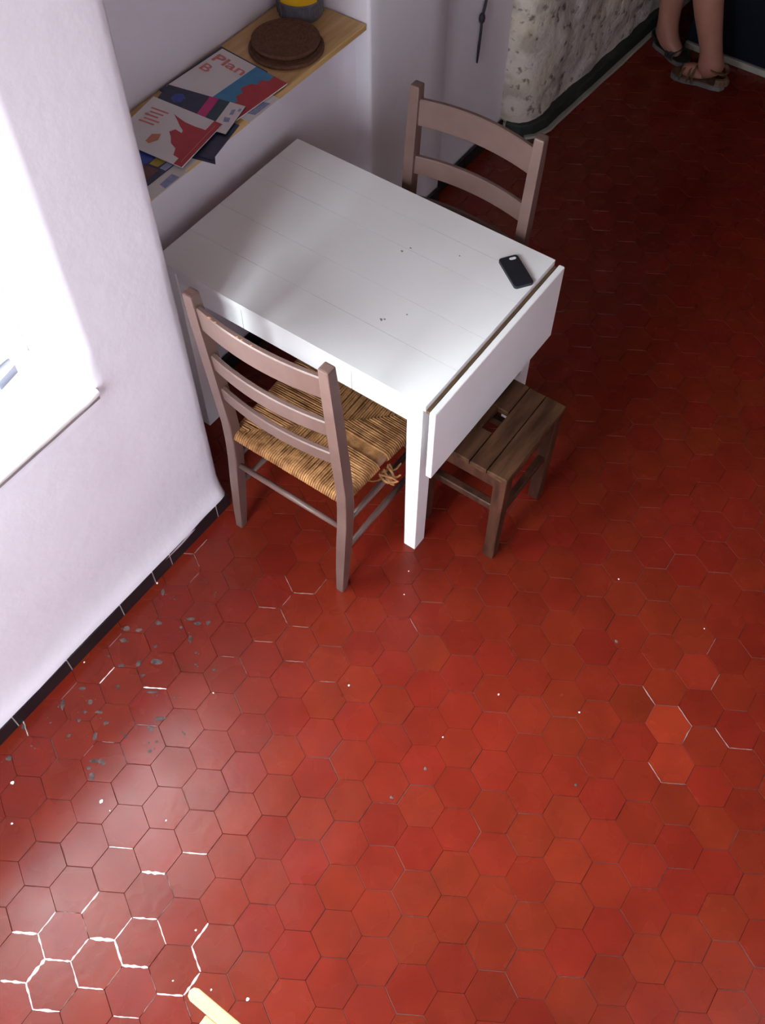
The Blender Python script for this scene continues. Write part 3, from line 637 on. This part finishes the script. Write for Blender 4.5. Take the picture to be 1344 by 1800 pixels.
for s in (-1, 1):
    for q in (-1, 1):
        obj('leg', sweep_rect(bmesh.new(), [(s * (hw - .024) + (-.004 if s < 0 else -.012), q * (hd - .021), 0), (s * (hw - .026), q * (hd - .024), sz - .019)], [.036, .042], [.036, .042], .004), 'stoolleg', st)
    obj('side_rail', BOX(s * (hw - .026) - .011, s * (hw - .026) + .011, -hd + .04, hd - .04, sz - .085, sz - .020, bev=.003), 'stoolleg', st)
    obj('stretcher', BOX(s * (hw - .026) - .013, s * (hw - .026) + .013, -hd + .04, hd - .04, .235, .262, bev=.003), 'stoolleg', st)
    obj('apron', BOX(-hw + .045, hw - .045, s * (hd - .024) - .010, s * (hd - .024) + .010, sz - .085, sz - .020, bev=.003), 'stoolleg', st)
    obj('stretcher', BOX(-hw + .045, hw - .045, s * (hd - .024) - .011, s * (hd - .024) + .011, .195, .225, bev=.003), 'stoolleg', st)

# ---------------------------------------------------------------- pine folding stool at the frame edge
ps = thing('pine_stool', 'pale pine slatted stool with rounded rail ends standing out on the open floor', 'stool', (-1.34, -1.20, 0))
pl0 = ps.location
for xx in (-1.176, -1.50):
    yy0, yy1 = -1.43, -0.978; r_ = 0.0145
    poly = [(xx - r_, yy0 + r_), (xx - r_ * .7, yy0 + r_ * .3), (xx, yy0), (xx + r_ * .7, yy0 + r_ * .3), (xx + r_, yy0 + r_), (xx + r_, yy1 - r_), (xx + r_ * .7, yy1 - r_ * .3), (xx, yy1), (xx - r_ * .7, yy1 - r_ * .3), (xx - r_, yy1 - r_)]
    b_ = prism(bmesh.new(), poly, .418, .450, bev=.004); bmesh.ops.translate(b_, verts=b_.verts, vec=-pl0); obj('top_rail', b_, 'pine', ps)
for k in range(6):
    y1 = -1.036 - k * .062
    b_ = BOX(-1.488, -1.190, y1 - .050, y1, .430, .447, bev=.003); bmesh.ops.translate(b_, verts=b_.verts, vec=-pl0); obj('slat', b_, 'pine', ps)
for yy in (-1.07, -1.34):
    b_ = sweep_rect(bmesh.new(), [(-1.50, yy, 0), (-1.182, yy, .420)], .020, .034, .003); bmesh.ops.translate(b_, verts=b_.verts, vec=-pl0); obj('leg', b_, 'pine', ps)
    b_ = sweep_rect(bmesh.new(), [(-1.182, yy - .022, 0), (-1.50, yy - .022, .420)], .020, .034, .003); bmesh.ops.translate(b_, verts=b_.verts, vec=-pl0); obj('leg', b_, 'pine', ps)
b_ = tube(bmesh.new(), [(-1.341, -1.36, .21), (-1.341, -1.06, .21)], .009, 10); bmesh.ops.translate(b_, verts=b_.verts, vec=-pl0); obj('pivot_rod', b_, 'pine', ps)

# ---------------------------------------------------------------- things on the shelf
def disc(label, c, z, r, h, grp='stacked round trivets'):
    e = thing('round_trivet', label, 'trivet', (c[0], c[1], z), 0, grp)
    prof = [(0, 0), (r * .97, 0), (r, h * .3), (r, h * .7), (r * .975, h)]
    n = 9
    for k in range(n * 2, -1, -1):
        prof.append((r * .955 * k / (n * 2), h - (0.0011 if k % 2 else 0)))
    obj('woven_disc', lathe(bmesh.new(), prof, 48), 'cork', e, False)
    obj('rim', lathe(bmesh.new(), [(r * .965, h * .2), (r * 1.012, h * .35), (r * 1.012, h * .85), (r * .965, h * 1.08), (r * .94, h * .98)], 48), 'cork', e, True)
    return e
disc('wide brown woven trivet, the lower of the two lying flat on the shelf', (0.940, 0.390), SH_Z, 0.113, 0.012)
disc('smaller brown woven trivet lying on top of the wide one', (0.953, 0.402), SH_Z + .0125, 0.103, 0.014)
pot = thing('ribbed_pot', 'dark grey ribbed pot with a yellow label standing at the shelf end', 'pot', (1.112, 0.470, SH_Z))
b_ = bmesh.new(); prof = [(0, 0), (.060, 0), (.067, .004), (.070, .012), (.071, .070), (.071, .150), (.067, .156), (.063, .156), (.063, .02), (0, .018)]
lathe(b_, prof, 48); obj('body', b_, 'potgrey', pot, True)
for k in range(24):
    a = 2 * math.pi * k / 24; b_ = tube(bmesh.new(), [(.0705 * math.cos(a), .0705 * math.sin(a), .012), (.0715 * math.cos(a), .0715 * math.sin(a), .056)], .0022, 5); obj('rib', b_, 'potgrey', pot)
b_ = bmesh.new(); lathe(b_, [(.0705, .056), (.0735, .057), (.0735, .061), (.0705, .062)], 48); obj('hoop', b_, 'potgrey', pot, True)
b_ = bmesh.new(); aa = [math.pi + 0.62 + t for t in lin(-.85, .85, 20)]
grid(b_, aa, [(.0713, .064), (.0745, .066), (.0745, .138), (.0713, .140)], lambda a, r: (r[0] * math.cos(a), r[0] * math.sin(a), r[1])); lb = obj('label_band', b_, 'yellow', pot, True); lb['label'] = 'yellow paper label'

def W(px, py, z): p = px_on(px, py, 2, z); return Vector((p.x, p.y))
def card(name, label, tl_, tr_, bl_, z, th, base, prints=(), cat='brochure', texts=(), grp='brochures on the shelf'):
    """corners tl, tr, bl as world xy; prints are (name, [(s,t)...], material) on the cover; s left to right, t top to bottom"""
    e = thing(name, label, cat, (tl_.x, tl_.y, z), 0, grp); u_ = tr_ - tl_; v_ = bl_ - tl_
    f = lambda s, t, w: (u_.x * s + v_.x * t, u_.y * s + v_.y * t, w)
    obj('cover', prism(bmesh.new(), [(0, 0), (1, 0), (1, 1), (0, 1)], 0, th, f), base, e)
    for k, (nm, poly, mt) in enumerate(prints):
        b2 = bmesh.new(); b2.faces.new([b2.verts.new(f(s, t, th + .00025 + .00012 * k)) for s, t in poly]); b2.normal_update(); bmesh.ops.triangulate(b2, faces=b2.faces[:], ngon_method='EAR_CLIP'); obj(nm, b2, mt, e)
    for (txt, s, t, hgt, wid, mt) in texts:
        cu = bpy.data.curves.new('text', 'FONT'); cu.body = txt; cu.size = 1.0; cu.resolution_u = 2; cu.offset = 0.018
        to = bpy.data.objects.new('text', cu); COL.objects.link(to); bpy.context.view_layer.update()
        me = bpy.data.meshes.new_from_object(to.evaluated_get(bpy.context.evaluated_depsgraph_get())); bpy.data.objects.remove(to)
        w0 = max(v.co.x for v in me.vertices); x00 = min(v.co.x for v in me.vertices); 
        for v in me.vertices:
            ss = s + (v.co.x - x00) / (w0 - x00) * wid; tt = t - v.co.y * hgt
            v.co = f(ss, tt, th + .0008)
        me.materials.clear(); me.materials.append(M[mt]); lo_ = bpy.data.objects.new('lettering', me); COL.objects.link(lo_); lo_.parent = e
    return e
def V2(x, y): return Vector((x, y))
Z0 = SH_Z + .0004; LY = 0.0036
# bottom layer
card('leaflet', 'white leaflet with pale blue logo at the shelf edge, under the booklet with red lettering', V2(.735, .300), V2(.735, .252), V2(.60, .300), Z0, .0012, 'paper', [('logo', [(.35, .3), (.85, .25), (.8, .75), (.3, .8)], 'inkblue')], 'leaflet')
card('leaflet', 'white leaflet with small blue logo at the shelf end against the near wall', V2(.335, .330), V2(.335, .252), V2(.20, .330), Z0 + .0006, .0010, 'paper', [('logo', [(.62, .22), (.95, .2), (.95, .62), (.66, .6)], 'inkblue')], 'leaflet')
card('picture_booklet', 'blue booklet with yellow and brown picture, half under the white one with red skyline', V2(.350, .475), V2(.352, .300), V2(.225, .475), Z0 + LY * .5, .003, 'navyprint', [('picture_blue', [(.1, .1), (.7, .1), (.6, .6), (.1, .6)], 'blueprint'), ('picture_yellow', [(.66, .1), (.86, .15), (.84, .4), (.68, .42)], 'yellowprint'), ('picture_brown', [(.5, .55), (.9, .45), (.92, .95), (.45, .95)], 'brownprint'), ('picture_white', [(.88, .05), (1, .05), (1, .4), (.88, .4)], 'inkblue')])
card('navy_leaflet', 'navy leaflet sticking out over the shelf edge beneath the other brochures', W(340, 195, Z0), W(421, 222, Z0), W(290, 255, Z0), Z0 + LY * .5, .0025, 'navyprint', [('fold', [(.55, .1), (1, .05), (1, .3), (.6, .45)], 'teal')], 'leaflet')
card('navy_leaflet', 'small dark blue folded leaflet poking out below the red spine strip', W(330, 240, Z0), W(376, 252, Z0), W(332, 277, Z0), Z0 + .0002, .0015, 'navyprint', [('fold', [(.2, .2), (.9, .1), (.9, .5), (.3, .6)], 'navyprint')], 'leaflet')
card('dark_booklet', 'dark booklet under the one lettered in red, its edge along the back wall', V2(.828, .5525), V2(.812, .36), V2(.560, .5575), Z0 + LY * .5, .0028, 'navyprint', [('edge_print', [(.0, .0), (.2, .0), (.2, 1), (0, 1)], 'teal')])
card('paper_sheet', 'blank white paper sheet covering the shelf end next to the near wall', V2(.420, .440), V2(.420, .262), V2(.09, .440), Z0 - .0002, .0006, 'paper', [('crease', [(.5, 0), (.505, 0), (.505, 1), (.5, 1)], 'inkblue')], 'paper')
# booklet with the red lettering
card('city_booklet', 'white booklet lettered Plan B in red, with blue and red skyline panel', V2(.820, .540), V2(.798, .274), V2(.585, .552), Z0 + LY, .003, 'paper',
     [('blue_panel', [(.53, 0), (1, 0), (1, 1), (.53, 1)], 'blue'),
      ('skyline', [(1, 0), (.80, .0), (.82, .12), (.74, .16), (.76, .26), (.70, .30), (.66, .44), (.74, .5), (.72, .6), (.80, .66), (.76, .74), (.53, .84), (.53, 1), (1, 1)], 'red')],
     texts=[('Plan', .045, .26, .215, .47, 'pink'), ('B', .05, .49, .205, .13, 'pink')])
# dark booklet
card('night_booklet', 'dark navy booklet with magenta stripe and a white drawing panel', W(296, 150, Z0 + 2 * LY), W(432, 189, Z0 + 2 * LY), W(258, 197, Z0 + 2 * LY), Z0 + 2 * LY, .003, 'navyprint',
     [('blue_spot', [(.16, .22), (.24, .16), (.30, .26), (.28, .44), (.20, .50), (.14, .38)], 'blueprint'), ('dark_panel', [(.66, 0), (.80, 0), (.80, 1), (.66, 1)], 'teal'), ('magenta_stripe', [(.545, 0), (.66, 0), (.66, 1), (.545, 1)], 'magenta'), ('white_panel', [(.80, 0), (1, 0), (1, 1), (.80, 1)], 'paper'),
      ('drawing', [(.88, .22), (.92, .18), (.93, .36), (.89, .40)], 'inkblue'), ('drawing', [(.86, .5), (.93, .48), (.94, .62), (.88, .66)], 'inkblue'), ('drawing', [(.95, .12), (.98, .11), (.98, .22), (.95, .22)], 'inkblue')])
# front brochure with red skyline
zt3 = Z0 + 3 * LY + .0002
A3, B3, C3 = W(270, 171, zt3), W(391, 220, zt3), W(196, 243, zt3)
card('skyline_brochure', 'white brochure with red building silhouette and red edge strip, topmost of the pile', A3, B3, C3, zt3, .003, 'paper',
     [('red_strip', [(.885, 0), (1.0, 0), (1.0, 1), (.885, 1)], 'red'),
      ('skyline', [(.89, .22), (.74, .235), (.60, .23), (.50, .20), (.40, .165), (.52, .27), (.58, .33), (.66, .39), (.67, .44), (.57, .42), (.53, .50), (.60, .58), (.66, .68), (.76, .74), (.80, .86), (.89, .88)], 'red'),
      ('orange_mark', [(.38, .66), (.47, .60), (.50, .72), (.44, .84), (.38, .82)], 'orange'),
      ('strip_line', [(.938, .08), (.946, .08), (.946, .92), (.938, .92)], 'pink')]
     + [('text_line', [(.10 + .03 * (k % 2), .20 + .075 * k), (.34 - .03 * (k % 3), .185 + .075 * k), (.34 - .03 * (k % 3), .215 + .075 * k), (.10 + .03 * (k % 2), .23 + .075 * k)], 'pink') for k in range(5)])

# ---------------------------------------------------------------- strap hanging on the pier wall
b_ = bmesh.new()
sp = [px_on(x, y, 1, 0.272) for x, y in ((838, 110), (841, 85), (845, 55), (847, 32), (853, 8), (858, -20), (862, -60))]
sp += [Vector((sp[-1].x + .004, .272, 0.98)), Vector((sp[-1].x + .004, .272, 1.25))]
tube(b_, sp, [.006, .0095, .0085, .009, .0095, .0085, .008, .008, .008], 6, flat=.5)
hs = thing('hanging_strap', 'dark knotted strap hanging down the white pier wall', 'strap', (sp[0].x, .272, sp[0].z)); so = hs.location
bmesh.ops.translate(b_, verts=b_.verts, vec=-so); obj('cord', b_, 'strap', hs, True)
b_ = bmesh.new(); bmesh.ops.create_icosphere(b_, subdivisions=2, radius=.017)
for v_ in b_.verts: v_.co = Vector((v_.co.x * .8, v_.co.y * .7, v_.co.z * 1.3)) + sp[3] - so
obj('knot', b_, 'strap', hs, True)
b_ = tube(bmesh.new(), [sp[-1] - so + Vector((0, .012, 0)), sp[-1] - so + Vector((0, -.03, .0)), sp[-1] - so + Vector((0, -.035, .02))], .004, 8); obj('hook', b_, 'hinge', hs, True)

# ---------------------------------------------------------------- counter
ct = thing('navy_counter', 'dark navy counter with pale kick strip in the unlit part of the room', 'counter', (3.55, -1.10, 0))
co = ct.location
def CT(b): bmesh.ops.translate(b, verts=b.verts, vec=-co); return b
obj('body', CT(BOX(3.215, 3.85, -1.9, -0.09, .03, .86, bev=.004)), 'navy', ct)
for k in range(3): obj('front_panel', CT(BOX(3.200, 3.2155, -0.096 - .60 * k - .59, -0.096 - .60 * k, .036, .85, bev=.003)), 'navy', ct)
obj('kick_strip', CT(BOX(3.196, 3.84, -1.9, -0.092, .0, .0295, bev=.002)), 'kick', ct)
obj('worktop', CT(BOX(3.18, 3.88, -1.92, -0.07, .862, .90, bev=.006)), 'oldwood', ct)

# ---------------------------------------------------------------- person standing by the counter
def skin(name, joints, bones, material, parent, root=0, sub=2):
    me = bpy.data.meshes.new(name); names = list(joints); idx = {n: i for i, n in enumerate(names)}
    me.from_pydata([joints[n][0] for n in names], [(idx[a], idx[b]) for a, b in bones], [])
    o = bpy.data.objects.new(name, me); COL.objects.link(o)
    mo = o.modifiers.new('skin', 'SKIN'); 
    for i, n in enumerate(names):
        r = joints[n][1]; sv = me.skin_vertices[0].data[i]; sv.radius = (r, r) if not isinstance(r, tuple) else r; sv.use_root = (i == root)
    mo.use_smooth_shade = True
    s = o.modifiers.new('sub', 'SUBSURF'); s.levels = sub; s.render_levels = sub
    bpy.context.view_layer.update()
    me2 = bpy.data.meshes.new_from_object(o.evaluated_get(bpy.context.evaluated_depsgraph_get())); bpy.data.objects.remove(o)
    o = bpy.data.objects.new(name, me2); COL.objects.link(o); o.parent = parent
    for p in me2.polygons: p.use_smooth = True
    me2.materials.clear(); me2.materials.append(M[material]); return o
PB = Vector((3.00, -0.16, 0))
pe = thing('person', 'person in shorts and brown strapped sandals standing by the navy counter', 'person', PB)
F = Vector((-0.90, 0.44, 0)).normalized(); S_ = Vector((F.y, -F.x, 0))   # facing, person's right
def L(p): return tuple(Vector(p) - PB)
def B_(f, s, z): return tuple(F * f + S_ * s + Vector((0, 0, z)))
hipA = Vector((2.96, -0.215, .86)); hipB = Vector((3.03, -0.085, .86))
J = {'pelvis': (B_(0, 0, .93), (.13, .105)), 'waist': (B_(.01, 0, 1.07), (.115, .09)), 'chest': (B_(.01, 0, 1.26), (.145, .105)), 'shoulders': (B_(0, 0, 1.38), (.11, .08)), 'neck': (B_(.01, 0, 1.46), .052), 'jaw': (B_(.040, 0, 1.545), .078), 'head': (B_(.022, 0, 1.62), .112), 'crown': (B_(.012, 0, 1.685), .090),
     'hA': (L(hipA), .085), 'kA': (L((3.012, -.168, .475)), .056), 'cA': (L((3.004, -.200, .36)), .054), 'sA': (L((3.0, -.262, .20)), .041), 'aA': (L((3.0, -.308, .085)), .034), 'eA': (L((3.0, -.335, .043)), .030), 'mA': (L((2.994, -.255, .050)), .030), 'tA': (L((2.982, -.175, .036)), .022),
     'hB': (L(hipB), .085), 'kB': (L((3.10, .005, .475)), .056), 'cB': (L((3.108, -.002, .35)), .052), 'sB': (L((3.112, -.012, .20)), .040), 'aB': (L((3.115, -.022, .085)), .034), 'eB': (L((3.128, -.010, .045)), .030), 'mB': (L((3.095, -.070, .050)), .030), 'tB': (L((3.075, -.125, .036)), .022)}
bones = [('pelvis', 'waist'), ('waist', 'chest'), ('chest', 'shoulders'), ('shoulders', 'neck'), ('neck', 'jaw'), ('jaw', 'head'), ('head', 'crown')]
for q in 'AB': bones += [('pelvis', 'h' + q), ('h' + q, 'k' + q), ('k' + q, 'c' + q), ('c' + q, 's' + q), ('s' + q, 'a' + q), ('a' + q, 'e' + q), ('a' + q, 'm' + q), ('m' + q, 't' + q)]
for q, sg in (('A', -1), ('B', 1)):
    J['u' + q] = (B_(0, sg * .165, 1.385), .050); J['l' + q] = (B_(.03, sg * .205, 1.12), .040); J['w' + q] = (B_(.16, sg * .15, .93), .028); J['p' + q] = (B_(.20, sg * .135, .885), (.032, .020))
    bones += [('shoulders', 'u' + q), ('u' + q, 'l' + q), ('l' + q, 'w' + q), ('w' + q, 'p' + q)]
    for fi, (off, ln_) in enumerate(((-.026, .060), (-.009, .070), (.009, .066), (.026, .052))):
        a, b, c = 'f%s%d1' % (q, fi), 'f%s%d2' % (q, fi), 'f%s%d3' % (q, fi)
        base = Vector(B_(.215, sg * .132, .862)) + F * off
        J[a] = (tuple(base), .0095); J[b] = (tuple(base + Vector((0, 0, -ln_ * .5)) + F * .006), .0085); J[c] = (tuple(base + Vector((0, 0, -ln_)) - S_ * sg * .014), .007)
        bones += [('p' + q, a), (a, b), (b, c)]
    J['t1' + q] = (tuple(Vector(J['w' + q][0]) + F * .045 + Vector((0, 0, -.018))), .011); J['t2' + q] = (tuple(Vector(J['w' + q][0]) + F * .062 + Vector((0, 0, -.060))), .0085)
    bones += [('w' + q, 't1' + q), ('t1' + q, 't2' + q)]
for k_ in list(J):
    if k_[1:] in ('A', 'B') and k_[0] in 'kcsaemt': J[k_] = (J[k_][0], J[k_][1] * 1.32)
skin('body', J, bones, 'skin', pe)
# clothes
JS = {'p': (B_(0, 0, 1.03), (.160, .130)), 'q': (B_(0, 0, .92), (.172, .145))}
for q in 'AB':
    h = Vector(J['h' + q][0]); k = Vector(J['k' + q][0]); JS['h' + q] = (tuple(h), .128); JS['m' + q] = (tuple(h.lerp(k, .4)), .122); JS['e' + q] = (tuple(h.lerp(k, .78)), .118)
skin('shorts', JS, [('p', 'q'), ('q', 'hA'), ('hA', 'mA'), ('mA', 'eA'), ('q', 'hB'), ('hB', 'mB'), ('mB', 'eB')], 'shorts', pe)
JT = {'a': (B_(0, 0, .93), (.178, .150)), 'b': (B_(.01, 0, 1.07), (.155, .125)), 'c': (B_(.01, 0, 1.26), (.160, .118)), 'd': (B_(0, 0, 1.395), (.112, .085))}
for q, sg in (('A', -1), ('B', 1)): JT['u' + q] = (B_(0, sg * .17, 1.385), .064); JT['s' + q] = (B_(.015, sg * .19, 1.24), .058)
skin('shirt', JT, [('a', 'b'), ('b', 'c'), ('c', 'd'), ('d', 'uA'), ('uA', 'sA'), ('d', 'uB'), ('uB', 'sB')], 'shirt', pe)
b_ = bmesh.new(); bmesh.ops.create_uvsphere(b_, u_segments=24, v_segments=16, radius=.112)
for v_ in list(b_.verts):
    q = F * (v_.co.x * .95 - .012) + S_ * v_.co.y * .84 + Vector((0, 0, v_.co.z * 1.0 + 1.645)); v_.co = q
bmesh.ops.delete(b_, geom=[v_ for v_ in b_.verts if (v_.co - Vector((0, 0, 1.645))).dot(F) > .045 and v_.co.z < 1.70 or v_.co.z < 1.56], context='VERTS'); obj('hair', b_, 'hair', pe, True)
b_ = tube(bmesh.new(), [B_(.116, 0, 1.645), B_(.142, 0, 1.606), B_(.114, 0, 1.598)], [.008, .013, .010], 8); obj('nose', b_, 'skin', pe, True)
b_ = tube(bmesh.new(), [B_(.106, -.022, 1.562), B_(.116, 0, 1.563), B_(.106, .022, 1.562)], [.003, .007, .003], 8); obj('mouth', b_, 'lip', pe, True)
for sg in (-1, 1):
    b_ = bmesh.new(); bmesh.ops.create_uvsphere(b_, u_segments=12, v_segments=8, radius=.012); bmesh.ops.translate(b_, verts=b_.verts, vec=B_(.108, sg * .031, 1.632)); obj('eye', b_, 'eye', pe, True)
    b_ = bmesh.new(); bmesh.ops.create_uvsphere(b_, u_segments=12, v_segments=8, radius=.028)
    for v_ in b_.verts: v_.co = F * v_.co.x * .6 + S_ * (v_.co.y * .35 + sg * .088) + Vector((0, 0, v_.co.z * 1.1 + 1.615)) + F * .01
    obj('ear', b_, 'skin', pe, True)
# sandals
def sandal(heel, toe, leather, label):
    heel = Vector(heel); toe = Vector(toe); d = (toe - heel); ln_ = d.length; d.normalize(); s = Vector((-d.y, d.x, 0)); e = bpy.data.objects.new('sandal', None)
    prof = [(0, 0), (.06, .026), (.2, .033), (.45, .031), (.7, .043), (.88, .040), (.97, .024), (1.0, 0)]
    poly = [(t * ln_, w) for t, w in prof] + [(t * ln_, -w) for t, w in prof[::-1][1:-1]]
    f = lambda x, y, z: tuple(heel + d * x + s * y + Vector((0, 0, z)) - PB)
    b1 = prism(bmesh.new(), poly, .001, .020, f); so_ = obj('sandal', b1, 'sole', pe); so_['label'] = label
    for (t, zt_, hw_, w) in ((.58, .072, .044, .011), (.76, .058, .045, .010), (.66, .066, .045, .009)):
        pts = []
        for k in range(11):
            a = math.pi * k / 10; pts.append(f(t * ln_ + (0.01 if t > .7 else 0) * math.cos(a), hw_ * math.cos(a), .014 + (zt_ - .014) * math.sin(a) ** .7))
        obj('strap', tube(bmesh.new(), pts, w, 6, flat=.35), leather, so_)
    pts = []
    for k in range(17):
        a = 2 * math.pi * k / 16; pts.append(f(.205 * ln_ + .045 * math.cos(a), .041 * math.sin(a), .090 + .006 * math.cos(a)))
    obj('ankle_strap', tube(bmesh.new(), pts, .010, 6, flat=.4), leather, so_)
    pts = []
    for k in range(9):
        a = math.pi * (.5 + k / 8); pts.append(f(.17 * ln_ + .047 * math.cos(a), .037 * math.sin(a), .045))
    obj('heel_strap', tube(bmesh.new(), pts, .018, 6, flat=.35), leather, so_)
    obj('insole', prism(bmesh.new(), [(x * .98 + .003, y * .93) for x, y in poly], .020, .024, f), leather, so_)
sandal((3.004, -.385, 0), (2.974, -.135, 0), 'leather', 'brown leather sandal with ankle strap')
sandal((3.148, .035, 0), (3.066, -.168, 0), 'blackleather', 'black leather sandal')
